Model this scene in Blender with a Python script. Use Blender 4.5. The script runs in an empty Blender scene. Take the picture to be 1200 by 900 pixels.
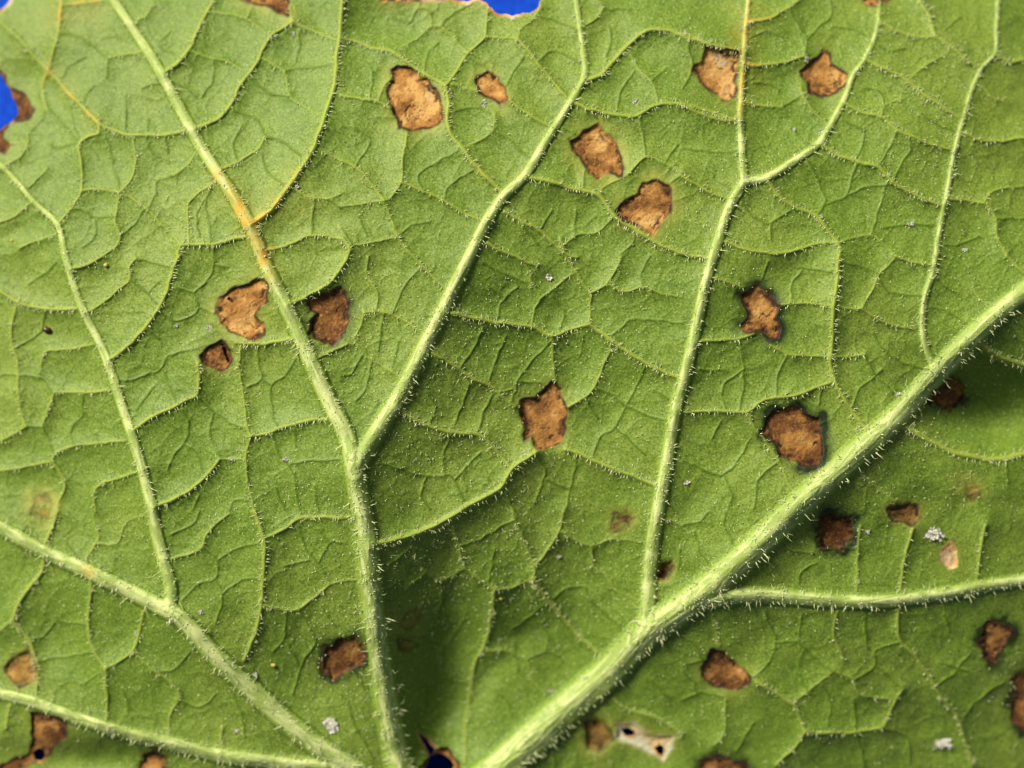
import bpy, math
import numpy as np

# ------------------------------------------------------------------ camera, sky, sun, exposure
PX = 1e-4                     # one photograph pixel on the leaf is 0.1 mm: the frame is 12 cm wide
DIST = 2200.0                 # camera height above the top of the leaf, in the same pixels (22 cm)
sc = bpy.context.scene
cam_d = bpy.data.cameras.new('camera')
cam = bpy.data.objects.new('camera', cam_d)
sc.collection.objects.link(cam)
cam.location = (0, 0, DIST * PX)
cam_d.sensor_width = 36.0
cam_d.lens = 36.0 * DIST / 1200.0
cam_d.clip_start = 0.005
cam_d.clip_end = 50.0
cam_d.dof.use_dof = True
cam_d.dof.focus_distance = (DIST + 6) * PX
cam_d.dof.aperture_fstop = 7.0
sc.camera = cam

SUN_AZ = math.radians(-44)    # clockwise from +Y (the top of the picture)
SUN_EL = math.radians(35)
world = bpy.data.worlds.new('World')
sc.world = world
world.use_nodes = True
wn = world.node_tree.nodes
sky = wn.new('ShaderNodeTexSky')
sky.sky_type = 'NISHITA'
sky.sun_disc = False
sky.sun_elevation = SUN_EL
sky.sun_rotation = SUN_AZ
sky.dust_density = 4.0
sky.air_density = 0.8
sky.ozone_density = 0.5
bg = wn['Background']
bg.inputs['Strength'].default_value = 0.05
tint = wn.new('ShaderNodeMix'); tint.data_type = 'RGBA'; tint.blend_type = 'MULTIPLY'
tint.inputs[0].default_value = 1.0
tint.inputs[7].default_value = (1.0, 0.90, 0.68, 1.0)      # a milky, overcast-white sky instead of deep blue
world.node_tree.links.new(sky.outputs[0], tint.inputs[6])
world.node_tree.links.new(tint.outputs[2], bg.inputs['Color'])
sun_d = bpy.data.lights.new('sun', 'SUN')
sun_d.energy = 3.6
sun_d.angle = math.radians(15)
sun_d.color = (1.0, 0.95, 0.83)
sun = bpy.data.objects.new('sun', sun_d)
sc.collection.objects.link(sun)
sun.rotation_euler = (math.pi / 2 - SUN_EL, 0, math.pi - SUN_AZ)
sc.view_settings.view_transform = 'Standard'
sc.view_settings.look = 'None'
sc.view_settings.gamma = 1.0
sc.view_settings.use_curve_mapping = False
sc.view_settings.exposure = 0.92

rng = np.random.default_rng(11)

# ------------------------------------------------------------------ helpers
TAB = np.random.default_rng(5).random((256, 256))


def vnoise(x, y, s, seed=0):
    gx = x / s + seed * 17.31 + 1000
    gy = y / s + seed * 9.77 + 1000
    ix = np.floor(gx).astype(np.int64); iy = np.floor(gy).astype(np.int64)
    fx = gx - ix; fy = gy - iy
    fx = fx * fx * (3 - 2 * fx); fy = fy * fy * (3 - 2 * fy)
    a = TAB[iy & 255, ix & 255]; b = TAB[iy & 255, (ix + 1) & 255]
    c = TAB[(iy + 1) & 255, ix & 255]; d = TAB[(iy + 1) & 255, (ix + 1) & 255]
    return (a * (1 - fx) + b * fx) * (1 - fy) + (c * (1 - fx) + d * fx) * fy - 0.5


def fbm(x, y, s, seed=0, n=3):
    t = 0
    for k in range(n):
        t = t + vnoise(x, y, s / 2 ** k, seed + k) * 0.5 ** k
    return t


def spline(pts, step=5.0):
    """Catmull-Rom through traced points, evenly fine."""
    p = np.array(pts, float)
    if len(p) < 2:
        return p
    q = np.vstack([2 * p[0] - p[1], p, 2 * p[-1] - p[-2]])
    out = []
    for i in range(1, len(q) - 2):
        a, b, c, d = q[i - 1], q[i], q[i + 1], q[i + 2]
        n = max(1, int(np.hypot(*(c - b)) / step))
        for k in range(n):
            t = k / n
            out.append(0.5 * ((2 * b) + (c - a) * t + (2 * a - 5 * b + 4 * c - d) * t * t + (3 * b - a - 3 * c + d) * t ** 3))
    out.append(p[-1])
    return np.array(out)


def smooth(a, b, x):
    t = np.clip((x - a) / (b - a), 0, 1)
    return t * t * (3 - 2 * t)


def P(s):
    return [tuple(float(v) for v in q.split(',')) for q in s.split()]


# ------------------------------------------------------------------ what the photograph shows, traced
TILE = dict(A=(0, 0), B=(400, 0), C=(800, 0), D=(0, 300), E=(400, 300), F=(800, 300), G=(0, 600), H=(400, 600), I=(800, 600))


def T(tile, s):
    ox, oy = TILE[tile]
    return [(ox + x / 3, oy + y / 3) for x, y in P(s)]


# main veins: full-picture coordinates, start and end width
MAIN = [
    (P('508,962 545,932 585,900 650,843 710,790 755,745 800,712 870,655 940,590 1000,535 1050,490 1100,437 1150,385 1200,342 1270,292 1350,240'), 46, 20),
    (P('508,962 480,925 468,895 455,830 445,770 436,700 430,640 422,590 414,545'), 32, 25),
    (P('416,552 405,510 385,470 360,415 340,370 315,320 295,270 270,225 240,180 215,135 185,80 160,40 133,0 110,-40 96,-70'), 23, 9),
    (P('416,552 424,535 445,500 470,460 500,400 525,350 545,310 570,260 590,230 615,205 640,165 665,125 685,88 682,50 675,0 672,-24'), 23, 6),
    (P('508,962 450,925 397,890 353,860 300,813 253,770 217,730 190,712 100,668 53,647 0,618 -60,590 -140,560'), 30, 13),
    (P('195,716 200,693 190,653 182,620 177,593 167,553 155,513 143,477 130,437 117,403 100,370 87,337 78,307 75,297 67,263 40,237 17,210 0,193'), 17, 6),
    (P('745,752 757,720 760,680 767,620 775,577 783,530 793,473 802,443 817,377 827,330 836,300 853,247 872,213'), 20, 12),
    (P('872,213 870,187 868,133 872,67 875,20 877,0 880,-40'), 10, 5),
    (P('872,213 900,207 933,187 960,167 977,140 992,110 1000,87 1013,70 1027,37 1031,5 1036,-40'), 12, 4),
    (P('1096,436 1082,397 1083,353 1093,320 1097,300 1100,277 1110,227 1120,173 1130,137 1140,103 1153,77 1167,63 1168,33 1170,0 1174,-40'), 9, 5),
    (P('812,712 837,703 883,698 967,703 1033,705 1100,697 1150,688 1200,680 1280,668 1360,650'), 20, 13),
    (P('508,962 420,908 333,895 267,887 207,873 150,860 87,840 40,823 0,813 -70,800 -150,792'), 22, 12),
]
# side veins (width per vein), traced in nine tiles at threefold size
SIDE = '''A6 660,455 600,470 500,475 440,470 370,445 340,425
A5 340,425 300,385 240,325 200,280 130,210 80,150 20,95 0,80
A6.5 680,455 760,420 810,370 850,290 900,220 935,150 950,125 1030,75
A6.5 580,252 630,215 670,160 700,90 740,20 748,0 756,-60
A9 880,790 950,740 1010,660 1060,590 1100,520 1140,410 1170,320 1185,200 1195,100 1205,0 1212,-60
A4 505,180 450,190 380,200
A4 465,75 510,55 540,10
A5 215,0 205,100 190,170 175,230 150,300 155,360 165,385
A4 215,15 290,10 360,0
A5 345,440 345,470 280,500 285,580 285,670 250,730 205,785
A4 285,670 340,665 420,675
A4 420,675 460,630 475,560 465,490 455,475
A4 420,675 410,740 400,780 420,830 410,865 350,905
A3 420,675 470,700 520,740 570,790 620,840 630,855
A3.4 690,530 660,580 610,615
A6 870,830 820,840 760,855 700,860 635,862
A5 635,862 625,890 620,930
A4 765,635 720,660 670,700 658,740 662,855
A4 780,595 850,560 910,520 930,480
A3 750,40 800,50 870,65 930,115 950,125
A3 670,180 730,200 800,215 850,245
A5 1030,75 1080,100 1140,125 1190,140
A4 1030,75 1010,20
A3 925,205 970,230 1000,250 1015,330 1060,370 1140,410
A3 1110,520 1160,545 1200,565
A3 1030,660 1080,690 1150,700 1200,680
A4.5 920,880 980,870 1040,850 1100,825 1200,840
A4 0,780 50,760 105,715
A4 70,870 120,850 195,825
A3 100,660 150,610 165,590
A4 20,580 80,540 100,490 95,470
B6 0,135 60,145 110,170 170,175 230,215 290,255 350,290 365,300
B7 365,300 375,350 375,440 400,490 440,540 470,580 520,630 560,670
B5 365,300 400,260 430,205 470,160 505,130 510,80 515,30
B4 505,130 560,130 620,135
B3 620,135 630,100 680,60 700,20
B5 620,135 660,180 690,220 730,270 790,340
B4 390,295 450,310 490,320
B5 590,350 640,390 690,420 740,445
B7 855,285 910,265 950,220 1000,170 1040,130 1090,105 1150,105 1200,125 1320,160 1420,190
B6 815,360 880,385 960,400 1040,405 1100,370 1200,365 1320,400 1400,425
B7 665,625 740,640 820,665 900,685 940,730 970,770 1040,810 1100,850 1200,890 1290,905
B5 575,745 640,780 700,810 740,850 790,895 830,905
B5 515,855 560,880 620,905 690,935
B5 0,335 60,345 130,355 170,380
B3 130,350 150,300 170,280
B4 230,470 215,560 210,640 170,700 150,705
B4 150,705 100,640 50,585 0,565
B3 150,705 70,715 0,725
B3 150,705 175,770 200,830 220,870 250,900 290,940
B3 200,830 120,850 40,865
B4 210,640 290,670 360,705 430,745 510,780
B3 440,515 490,490 530,460 540,400
B3 205,170 270,130 320,90 350,90
B3 350,90 400,140 440,180
B3.4 840,95 890,70 920,30 900,0
B3 1015,180 1040,240 1090,285 1110,340 1110,370
B4 1010,610 1070,550 1130,570 1200,600
B3 785,860 830,825 890,820 940,780 955,765
B3 900,685 930,650 1000,620
C5 0,120 50,135 120,165 200,180
C5 0,370 60,400 130,420 200,425
C5 235,75 300,65 360,35 410,0
C5 215,225 280,230 350,220 430,195
C4 215,360 280,370 350,375
C4 415,310 430,350 460,390 510,440
C6 645,210 720,245 790,280 850,330 910,370 985,420
C5 575,365 640,395 700,410 750,455 800,475 880,510 955,528
C6 490,510 550,545 620,570 690,590 740,640 800,675 860,705 915,722
C6 300,635 340,690 400,730 470,755 510,810 550,855 550,900
C5 150,850 220,875 330,890 400,880 470,855 550,855
C3 550,855 600,835 670,830 720,870 740,895
C5 0,620 60,655 130,690 170,695
C5 695,75 760,110 830,130 890,125
C6 835,0 870,60 890,125 940,160 1000,210 1050,240
C3 800,275 850,230 920,195
C3 700,410 710,370 780,345
C5 1000,470 1050,495 1120,495 1200,485 1290,500
C5 930,698 1000,705 1060,715 1100,770 1110,840 1140,895
C3 1060,715 1090,670 1200,655
C6 1095,190 1160,220 1200,210 1290,230
C3 1040,290 1090,340 1140,360
D6 270,185 200,190 120,180 60,160 0,125
D5 250,45 310,30 360,0
D4 300,200 360,165 420,115 455,80 455,40 475,10
D7 385,365 450,315 510,250 560,180 590,110 610,40 630,0
D6.5 465,612 530,570 600,535 660,505 690,490 700,430 695,380
D4.5 390,470 330,480 250,480 190,480
D4 190,480 170,540 145,600
D4 90,600 40,630 0,650
D4 60,160 40,250 40,310 60,370 60,415 65,500 85,600
D4 330,310 260,325 200,330 155,345 140,410
D4.5 440,650 370,655 280,665 200,690 180,720 100,740 0,755
D4.5 180,720 215,770 225,820 205,860 200,900
D4.5 485,758 420,780 360,800 330,835 335,900
D6.5 545,882 620,850 690,805 740,760 770,715
D3 770,715 820,715 860,715
D6 1155,575 1080,580 1000,600 940,625 880,635
D4 880,635 865,590 855,480 840,400 845,330
D4 880,635 865,710 870,790 885,860 890,900
D6 1035,288 960,305 900,310 830,305
D7 1010,170 1080,140 1150,100 1200,40 1228,-20 1205,-60
D5 1110,360 1200,320 1220,310
E6.5 385,203 450,215 520,230 600,240 670,250 740,280 800,260 870,240
E6.5 870,240 920,275 980,320 1050,365 1120,400 1190,430
E4 870,240 875,140 850,100 820,50 790,0 770,-60
E4 740,280 745,350 748,420 755,440
E5.5 320,340 390,380 460,430 520,455 560,490 610,530
E6 195,535 270,580 340,610 420,625 490,630 540,680 590,740
E10 120,1015 200,995 280,970 350,940 430,890 460,870 540,830 580,790 600,750 640,720 685,690
E6.5 790,680 860,705 930,740 1000,765 1060,790 1125,815
E4.5 800,530 860,495 890,460 920,390 945,330 950,300
E3 670,250 680,180 700,150 670,100 655,40 620,0
E3 700,150 750,110 815,60
E4 875,130 930,100 970,40 985,0
E3 940,100 1000,125 1060,110 1120,130 1200,145
E4 385,130 330,80 290,40 250,0 180,-90
E4 300,280 240,240 180,205 120,195 80,200
E3 120,195 125,130 90,70 95,0
E3 235,445 170,400 120,370 75,345 50,300
E3 80,200 65,250 45,290
F4 95,75 160,90 215,110
F5 55,300 130,295 200,290 250,275
F4 310,315 370,345 440,350 520,355 580,355 640,345
F7.5 550,0 540,120 530,200 525,300 520,390 540,450 580,520 620,580 655,615
F4 350,170 430,165 530,175 580,185 630,185
F4 630,185 690,225 750,245 820,255
F3 630,185 670,110 690,65 745,10
F5 520,445 450,470 380,495 330,495 280,510 230,545 150,545 0,550
F4 230,545 250,600 290,650 340,730 370,800 400,840
F3 1020,110 1050,155 1085,185
F10 1045,305 1100,350 1150,370 1200,385 1300,400
F9 770,595 850,640 930,680 1020,705 1100,715 1200,695 1300,670
F4 620,760 680,810 750,865
F5 750,0 800,20 870,30
F5 1140,0 1200,60
G6 155,160 145,210 100,270 60,330 50,390 100,450 125,530 130,600 125,660
G6 155,120 190,40 200,0
G4 295,170 330,120 345,90 330,40
G5.5 320,235 315,320 310,400 325,480 370,550
G5 370,550 375,640 375,730
G5 505,350 490,420 470,480 420,525 370,550
G4 470,490 530,550 600,600 630,650 600,710 590,780
G7 895,0 915,60 930,120 925,230 920,320 900,420 860,520
G5 1280,10 1200,20 1130,20 1050,25 1000,60 935,90
G4 600,165 660,150 710,125 720,90 750,50 800,10
G4 930,330 1000,345 1050,340 1110,300 1160,255 1200,245 1280,235
G3 340,110 410,110 440,40 510,10
G5 35,680 20,760
G4 780,760 775,830
G4 40,380 0,420
H4 390,50 415,120 430,190 490,240 540,275
H4 540,275 600,265 675,235
H4 675,235 680,190 650,120 620,50 600,0
H4 680,190 730,130 770,60 780,0
H6.5 675,235 720,300 770,360 830,430 900,495
H5 540,275 525,370 505,470 470,530 455,620 440,720 435,880
H3 240,100 270,170 295,210 350,240 430,200
H3 505,490 580,490 650,520 670,590 720,640
H3 775,70 830,100 880,120 950,95 1060,105
H3 880,120 885,190 930,220 960,270 1040,310
H4 1130,20 1200,45
H4.5 960,660 1020,700 1100,720 1200,780
I4 625,50 615,150 612,280
I5 810,60 785,150 770,240 765,290
I5 1065,50 1050,130 1035,240
I5 760,340 760,440 820,510 860,570 900,640 960,710 990,790 1020,890
I3.4 545,350 530,420 550,480 570,520
I5 260,600 330,640 390,680 420,750 430,775
I5 430,775 520,780 600,775 700,760
I5 430,775 400,820 330,890
I3 390,670 440,630 530,560
I3 530,560 600,590 620,640 740,660
I4 775,625 740,680 710,750
I3.4 150,660 145,780 110,820
I4 130,470 120,430 100,360'''
FINE = '''A 380,200 330,170 280,130 215,115;380,200 375,270;175,255 215,275 240,235 300,200;300,380 295,350 330,300;440,470 440,380 445,330;520,470 520,420;370,470 390,540 410,620 420,670;280,500 200,520 175,505;280,500 260,420 250,370;250,730 300,745 335,760 400,760;335,760 335,825 290,870;420,830 470,790 500,740 520,730;520,740 550,680 550,640 610,615;515,480 520,510 540,540;580,480 590,540;740,650 720,720 735,770 740,850;750,862 750,900;930,480 900,420 850,400 820,390;930,480 990,500 1060,545;870,65 885,30;750,210 750,270 710,340;1000,250 1060,240 1160,230;1050,110 1050,170 1040,220;870,270 930,320 1015,340;920,540 940,600 1000,650;1150,700 1200,730;1105,700 1095,820;165,385 200,410 250,470 280,500;150,300 140,330 160,400 110,460;720,700 690,760 700,830;830,560 820,500 850,440;610,190 560,160 600,110;690,340 640,300 600,290;500,310 560,290 600,310
B 40,865 0,800;50,585 90,520 100,490 50,450 0,445;360,705 380,650 460,600;290,670 270,620 330,570 410,530;200,830 250,790 310,780;530,460 590,490 640,540 680,560;350,90 390,50 460,10;320,90 310,40 270,30 240,80 180,60;270,30 280,0;450,205 500,235 510,245;580,300 610,250 640,200;690,220 740,180 830,215;700,60 760,75 830,105;920,30 1015,35;945,100 945,150 930,200;1090,285 1140,245;1030,250 980,320 970,390;1050,410 1060,470 1070,550;1140,570 1180,510;780,450 820,470;820,830 825,740;705,800 740,740;850,670 855,600;1040,810 1020,860 980,895;1160,640 1200,610;290,255 300,200 340,150;100,350 110,250;60,760 90,830;400,390 470,380 520,400;640,790 690,860
C 430,195 435,140 400,80 380,40;435,140 480,90 520,60 520,0;525,95 580,100 640,125;350,375 410,340;0,520 80,530 190,535;920,110 980,60;710,370 690,320 640,310;755,460 720,530 690,580;800,475 800,540;380,450 430,500 460,515;440,565 470,620 495,680 500,720 480,750;500,720 570,690 600,610 615,575;570,690 640,660 710,650 740,640;715,650 690,740 665,825;200,680 240,750 300,785 380,740;310,785 310,840;1105,770 1200,770;920,860 980,860 1040,830;0,310 30,250 20,140;690,160 720,180 780,170;240,130 300,110 350,130;640,470 620,540 600,570;800,530 760,590 740,640;560,420 640,460;700,800 800,790 880,790;250,290 300,290 340,320;840,400 900,440 950,460
D 475,10 540,25 605,40;455,80 520,130 565,180;520,130 560,90;400,440 480,430 560,400 590,350 690,325;575,400 600,460 620,515;510,250 560,290;145,600 90,600;190,480 140,430 60,415 0,420;60,320 110,290 150,250 160,190;260,665 250,600 290,560 290,490;345,655 340,620;150,600 190,690;640,540 665,600 645,660;645,660 690,690 715,760;645,660 600,720 590,750;700,500 740,540 800,580 870,610;750,550 740,630 770,700;870,460 920,430 905,370 905,320;1040,360 1000,420 955,455 960,560 975,600;920,430 955,455;560,190 620,230 690,200 700,180;700,180 680,130 620,110;680,130 740,70 755,20 750,0;700,180 750,200;755,30 800,40;960,630 980,700 1020,740 1040,820 1055,895;1020,730 1100,720 1200,715;1035,610 1040,670;1120,900 1105,810;970,815 1000,890;100,100 160,60 200,20;540,460 480,540;700,840 680,890;810,890 820,860 870,860
E 890,465 950,490 1000,525 1070,560 1160,580;1000,525 1040,450 1070,385;1000,530 960,600 910,640 885,700;960,600 1010,640 1070,700;860,500 900,570;550,220 570,150 620,110;570,150 520,110;490,20 560,60 650,95;1060,110 1055,60 1085,0;950,280 1010,230 1060,220 1200,235;520,440 540,370 580,280;420,390 460,330 500,250;600,510 620,440 660,380 735,300;620,440 700,445;480,620 500,550 530,490;400,590 450,450;130,730 200,745 300,775 370,770 400,790 430,860;300,775 280,840 310,890;365,765 360,700 385,630;400,785 450,730 490,690;790,890 810,800 830,700;690,700 715,770 680,870;720,785 800,820;580,830 610,895;150,205 130,330;75,345 40,410 0,420;180,200 220,110 270,50;110,360 90,450 50,510;770,250 780,190 740,140;840,350 850,280;1100,470 1150,500;180,390 200,300;540,480 600,470;310,590 330,530 300,480
F 640,350 670,410 740,480;555,20 640,40 690,65;690,90 740,130 840,140;330,490 335,420 365,355;200,540 215,430 200,300;150,530 140,460 210,400;240,640 200,710 145,770 100,760 0,720;145,770 170,840 160,890;340,720 270,780 250,890;105,640 135,580;380,165 390,90 420,50;410,40 520,55;670,270 690,310 760,370 860,400;420,500 430,480;870,180 930,195 1000,240;1140,720 1145,800;960,480 1050,500 1100,560;280,80 300,20;60,400 150,400;480,520 490,470;700,400 620,470 600,520;960,130 900,90 880,60
G 325,490 230,510 135,525;110,450 160,430 190,390;370,560 300,600;710,125 760,165 755,230 690,260 640,310;760,170 850,120 915,110;755,230 780,290 760,390;780,290 850,240 920,235;1050,345 1090,410 1110,460 1060,540 1030,640;1005,350 1000,440 960,490;1000,450 1030,490 1050,540;1160,250 1120,180 1070,120 1050,50;1120,180 1160,110 1200,110;1120,60 1160,110;1085,170 1000,190;600,80 680,40 700,0;230,100 270,160;820,640 850,710 860,790;530,560 600,560 680,480;620,660 700,690 760,640;200,380 310,400;60,110 90,50;430,620 450,700;1130,330 1180,400
H 355,240 350,330 315,430 250,440 190,430;295,215 240,260;320,455 360,475 355,530 380,590 440,600;290,320 245,420;380,460 430,380;650,520 720,495 770,510;720,495 725,440 700,370;540,620 580,670 600,720;740,310 790,270 850,260;850,260 890,320 980,400;420,120 500,90 560,50 610,30;520,240 540,130;300,620 295,690 270,750 320,780;0,640 30,690 50,760 110,860;50,560 90,640;1190,130 1185,200;1090,590 1150,650;740,830 750,895;610,460 620,560;160,190 240,130;600,410 650,380 720,320;150,280 200,250
I 410,250 415,210 470,180;355,110 380,140 460,145;480,130 600,130;40,70 60,130 100,190;150,0 150,60 190,130;0,45 60,30 90,0;420,360 410,450 480,530 530,560;290,350 310,410 330,460 300,530 250,580;330,460 405,455;600,660 610,760 630,850 640,895;490,610 520,660 510,750;700,760 790,790 800,880;410,570 440,630;605,590 680,540 680,490 760,460;680,540 770,620;650,480 640,370;0,540 70,520;0,560 40,600 50,630 140,650;0,660 50,640;250,740 190,840;70,520 40,470 0,440;990,720 1050,650 1130,600;920,360 940,420;880,620 960,560 1010,500;1000,560 900,530'''

# dead spots: outline, tone (0 light tan .. 1 dark rust), strength, halo (+ yellowish, - dark green)
SPOTS = [
    (T('B', '200,230 240,240 280,270 330,310 350,340 360,420 310,450 240,460 205,450 180,390 160,350 165,310 185,280 175,245'), .06, 1, .6),
    (T('B', '515,255 550,275 575,310 585,345 555,370 520,345 490,325 465,285 475,270'), .6, 1, .6),
    (T('B', '905,435 930,470 965,490 980,540 1000,590 985,620 940,605 905,630 870,610 840,560 815,530 805,495 840,480 850,455'), .3, 1, .8),
    (T('B', '1110,630 1150,650 1168,700 1160,750 1120,790 1095,825 1050,800 1000,775 972,745 990,700 1040,680 1060,645'), .35, 1, .9),
    (T('C', '80,165 130,170 198,185 190,280 185,340 165,362 130,340 95,310 60,290 35,245 60,215'), .10, 1, .2),
    (T('C', '490,165 520,190 530,225 585,260 570,300 530,325 490,340 445,330 435,285 415,250 440,225 470,205'), .38, 1, .3),
    (T('F', '265,105 310,135 342,180 320,220 345,250 335,290 300,292 270,262 230,270 200,255 225,215 205,135'), .4, 1, -.6),
    (T('F', '390,530 430,555 480,570 485,620 497,670 485,730 440,735 380,720 345,700 320,650 270,625 290,580 320,545'), .62, 1, -1),
    (T('E', '740,440 770,470 785,510 800,550 785,610 770,660 690,680 665,640 640,650 635,630 650,610 630,560 630,510 690,500 710,470'), .42, 1, .25),
    (T('D', '820,110 870,95 910,80 940,100 945,160 910,185 900,210 935,245 935,280 890,305 850,285 810,270 775,240 760,200 770,150'), .3, 1, .6),
    (T('D', '780,295 810,330 818,370 790,400 750,395 725,390 705,350 720,325'), .5, 1, .4),
    (P('362,352 378,345 398,338 408,350 411,368 405,388 390,404 372,400 359,390 362,378 368,370 362,362'), .72, 1, -.4),
    (P('380,760 400,750 415,748 428,758 432,770 420,780 408,787 390,796 378,785'), .6, 1, -.6),
    (T('I', '100,480 150,495 190,530 240,580 230,610 180,628 130,620 80,590 70,550 90,520'), .6, 1, .5),
    (T('I', '500,10 570,15 605,25 590,90 560,125 500,120 480,90 485,40'), .72, 1, -.9),
    (P('1040,597 1062,588 1076,592 1078,606 1068,615 1047,610'), .7, .9, .3),
    (T('F', '945,415 985,450 985,500 940,545 890,530 855,510 900,470'), .7, 1, -.5),
    (T('I', '1060,390 1120,385 1170,425 1130,470 1095,540 1060,510 1045,450'), .72, 1, -.7),
    (T('I', '1160,590 1230,540 1270,650 1240,760 1200,765 1160,740 1150,680 1170,640'), .72, 1, -.9),
    (T('I', '60,875 110,860 170,870 230,905 200,950 100,950 60,920'), .65, 1, -.5),
    (T('G', '50,510 100,480 125,530 125,590 70,615 30,580 20,545'), .4, .85, .2),
    (T('G', '110,705 180,720 235,745 230,790 190,820 160,870 120,885 80,900 60,960 -60,960 -60,910 20,885 60,860 100,850 115,800'), .7, 1, .2),
    (T('G', '500,860 550,835 590,860 590,910 560,990 480,980'), .85, 1, -.3),
    (T('A', '835,-10 880,12 930,15 980,48 1010,52 1017,10 1000,-40 850,-40'), .3, 1, .8),
    (T('A', '-10,235 10,265 35,310 80,325 118,385 95,420 40,437 12,460 20,488 47,510 15,537 -20,525 -25,400'), .6, 1, .2),
    (T('H', '1120,175 1165,170 1165,200 1140,240 1105,235'), .6, .9, .3),
    (T('H', '960,10 1000,0 1030,20 1010,50 950,70'), .75, .75, .3),
    (T('H', '855,740 900,725 950,760 960,800 910,845 865,830'), .55, .85, .5),
    (T('H', '200,450 240,448 275,465 240,492 210,480'), .9, .7, 0),
    (T('H', '200,395 240,350 270,345 295,372 260,390 230,420'), .9, .4, .3),
    (T('F', '990,790 1030,795 1045,830 1015,855 995,845'), .6, .6, .5),
    (T('D', '120,850 160,835 190,880 160,930 110,910'), .45, .42, .9),
    (T('C', '630,5 690,-20 725,-5 685,26'), .4, 1, .4),
    (T('B', '140,5 160,-15 275,-15 275,5 200,8'), .4, 1, .6),
    (T('I', '905,130 940,105 970,130 965,190 930,205 905,170'), -.35, 1, .2),
    (T('H', '965,745 1030,745 1100,790 1165,790 1165,830 1130,870 1100,855 1060,830 970,795'), -.75, .8, .3),
    (T('H', '330,830 375,830 415,880 400,930 280,930 275,900 310,870'), .5, 1, 0),
]
SPOT_NAMES = {34: 'tan_spot', 35: 'bleached_patch'}

# places where blade is missing (the blue cloth or the dark under the leaf shows)
HOLES = [
    T('H', '983,762 1010,758 1034,772 1024,790 1000,790'),
    T('H', '1100,826 1118,815 1137,822 1128,862 1112,852'),
    T('H', '312,862 345,848 385,868 398,888 375,930 290,930 296,905'),
    T('H', '266,772 300,800 328,830 326,852 312,862 296,830 276,800'),
    T('G', '117,850 132,830 152,838 158,862 142,880 122,872'),
]
OUTLINE = P('14,-6 12,2 6,8 -2,14 -16,26 -24,44 -18,62 -6,78 2,90 12,104 21,122 17,140 6,149 -6,158 -20,172 -40,205 -66,240 -60,285 -92,330 '
            '-88,390 -120,440 -112,510 -150,560 -138,640 -180,700 -160,790 -190,850 -160,930 -120,1000 -40,1040 30,1090 120,1080 200,1115 300,1085 '
            '380,1060 440,1020 480,985 505,972 530,990 580,1040 660,1080 760,1120 860,1100 960,1130 1060,1090 1160,1080 1250,1020 1330,1000 1370,900 '
            '1410,820 1385,720 1420,620 1390,520 1410,420 1370,330 1385,230 1330,140 1310,40 1255,-20 1230,-75 1150,-70 1100,-100 1030,-80 960,-105 '
            '890,-75 820,-80 760,-45 720,-40 680,-32 648,-18 634,-4 631,6 622,14 609,17 592,17 578,13 570,4 562,-3 545,1 520,-2 500,1 492,-1 470,-3 440,-14 '
            '400,-40 340,-48 290,-44 240,-62 180,-66 130,-95 80,-80 50,-40 30,-20')


def ragged(poly, amp, closed=True):
    p = np.array(poly, float); q = np.roll(p, -1, 0); out = []
    for a, b in zip(p, q):
        n = max(1, int(np.hypot(*(b - a)) / 2.5))
        out += [a + (b - a) * k / n for k in range(n)]
    o = np.array(out)
    return o + amp * np.stack([fbm(o[:, 0], o[:, 1], 9, 141, 3), fbm(o[:, 0], o[:, 1], 9, 155, 3)], 1)


OUTLINE = ragged(OUTLINE, 5.0)
HOLES = [ragged(h, 3.0) for h in HOLES]
# ochre stain blobs on the veins
OCHRE = [(293, 262, 16, 1), (283, 243, 15, 1), (300, 280, 14, .9), (268, 228, 16, .7), (255, 208, 14, .4), (310, 252, 14, .6), (325, 238, 16, .7), (345, 212, 20, .35),
         (308, 300, 16, .9), (316, 318, 12, .6), (875, 22, 26, .7), (873, 45, 20, .9), (871, 65, 20, .95), (870, 95, 26, .75), (867, 125, 14, .45), (105, 138, 12, .5), (80, 108, 16, .4),
         (60, 84, 14, .4), (70, 15, 22, .5), (100, 3, 25, .6), (104, 669, 7, .8), (355, 243, 14, .5), (348, 256, 9, .4), (562, 205, 8, .4)]

# ------------------------------------------------------------------ the height field of the leaf
STEP = 1.17


def axis(lo, hi, a, b):
    core = list(np.arange(a, b + STEP, STEP))
    out, s, v = [], STEP, core[-1]
    while v < hi:
        s = min(s * 1.13, 9); v += s; out.append(v)
    left, s, v = [], STEP, core[0]
    while v > lo:
        s = min(s * 1.13, 9); v -= s; left.append(v)
    return np.array(left[::-1] + core + out)


XS = axis(-205, 1440, -12, 1212)
YS = axis(-125, 1150, -22, 912)
NX, NY = len(XS), len(YS)
GX, GY = np.meshgrid(XS, YS)


def window(x0, x1, y0, y1):
    i0, i1 = np.searchsorted(XS, x0), np.searchsorted(XS, x1)
    j0, j1 = np.searchsorted(YS, y0), np.searchsorted(YS, y1)
    return slice(j0, j1), slice(i0, i1)


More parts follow.
